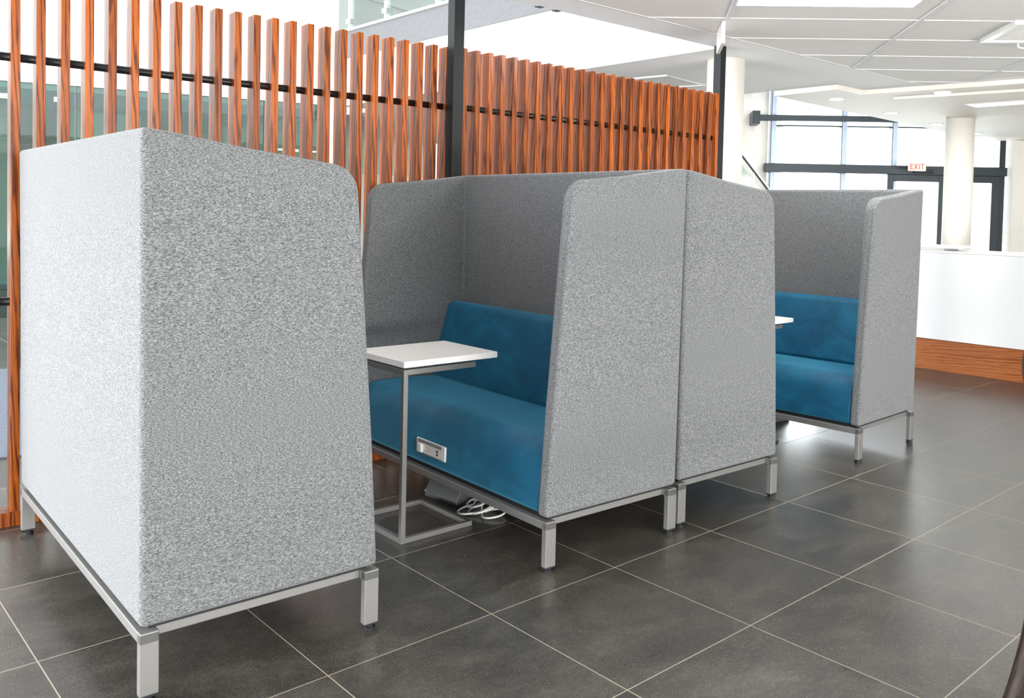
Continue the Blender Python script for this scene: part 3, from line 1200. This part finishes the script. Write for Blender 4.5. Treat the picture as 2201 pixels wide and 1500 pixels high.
uc = 0.012
bm = bmesh.new()
slab(bm, -0.9, 0.50, hz(-0.9) - 0.045, hz(0.50) - 0.045, hz(-0.9) - 0.012, hz(0.50) - 0.012, 12.97, 13.03)
link_mesh('handrail', bm, M['rubber'], r)
bm = bmesh.new()
slab(bm, -0.9, 0.52, hz(-0.9) - 0.010, hz(0.52) - 0.010, hz(-0.9) + 0.02, hz(0.52) + 0.02, 12.965, 13.035)
link_mesh('rail_cap', bm, M['white'], r)
for a, b in ((-0.75, 0.115), (0.16, 0.62)):
    bm = bmesh.new()
    slab(bm, a, b, hz(a) - 1.0, hz(b) - 1.0, hz(a) - 0.16, hz(b) - 0.16, 12.995, 13.005)
    link_mesh('glass_panel', bm, M['railglass'], r)
bm = bmesh.new()
slab(bm, 0.125, 0.15, hz(0.14) - 1.0, hz(0.14) - 1.0, hz(0.14) - 0.05, hz(0.14) - 0.05, 12.98, 13.02)
po = link_mesh('baluster', bm, M['white'], r)
bm = bmesh.new()
slab(bm, 0.09, 0.185, hz(0.14) - 0.36, hz(0.14) - 0.36, hz(0.14) - 0.31, hz(0.14) - 0.31, 12.985, 13.015)
link_mesh('clamp', bm, M['steel'], po)
bm = bmesh.new()
slab(bm, -0.9, 0.95, hz(-0.9) - 1.3, hz(0.95) - 1.3, hz(-0.9) - 1.0, hz(0.95) - 1.0, 12.9, 13.1)
link_mesh('stringer', bm, M['white'], r)

# ================================================================== RUG, CHAIR
bm = bmesh.new()
prism(bm, [(-3.2, 3.45), (2.4, 2.62), (2.9, 5.3), (-2.7, 6.4)], 0.0, 0.010)
o = link_mesh('entrance_mat', bm, M['carpet'])
tag(o, 'blue-grey carpet mat on the floor beyond the slat screen at far left', 'mat')

# chair at the right edge of the frame
VD = Vector((0.6708, 0.7408, 0)).normalized()
RDv = Vector((VD.y, -VD.x, 0))
base = Vector((-1.19, -2.2785, 0))


def ch(right, fwd, z):
    p = base + VD * fwd + RDv * right
    return (p.x, p.y, z)


chair = thing('lounge_chair', ch(1.45, 2.0, 0), 0, 'dark brown bentwood chair, only a sliver of its frame at the right edge', 'chair')
CI = Matrix.Translation(Vector(ch(1.45, 2.0, 0))).inverted()


def cpt(right, fwd, z):
    return CI @ Vector(ch(right, fwd, z))


def limb(name, ctrl, rad):
    bm = bmesh.new()
    tube(bm, smooth_path([cpt(*c) for c in ctrl], 8), rad, 14)
    return link_mesh(name, bm, M['darkwood'], chair, smooth=True)


RB = 0.025
post = [(0.955, 0.0), (1.010, 0.13), (1.046, 0.248), (1.071, 0.347), (1.083, 0.413), (1.096, 0.522), (1.099, 0.74), (1.078, 0.90), (1.0555, 1.017), (1.066, 1.071)]
limb('leg', [(r_ + RB, 2.0, z) for r_, z in post], RB)
limb('leg', [(r_ + RB + 0.36, 2.0 + 0.34, z) for r_, z in post], RB)
limb('leg', [(1.50, 1.62, 0.0), (1.48, 1.64, 0.25), (1.46, 1.66, 0.45)], 0.022)
limb('leg', [(1.86, 1.96, 0.0), (1.84, 1.98, 0.25), (1.82, 2.0, 0.45)], 0.022)
limb('top_rail', [(1.092, 2.0, 1.065), (1.30, 2.14, 1.085), (1.452, 2.34, 1.065)], 0.024)
limb('seat_rail', [(1.108, 2.0, 0.42), (1.28, 1.83, 0.42), (1.46, 1.66, 0.42)], 0.018)
bm = bmesh.new()
prism(bm, [cpt(*c)[:2] for c in ((1.15, 2.0, 0), (1.48, 1.67, 0), (1.82, 2.0, 0), (1.48, 2.32, 0))], 0.42, 0.48)
link_mesh('seat', bm, M['darkwood'], chair, bevel=0.02, seg=3)
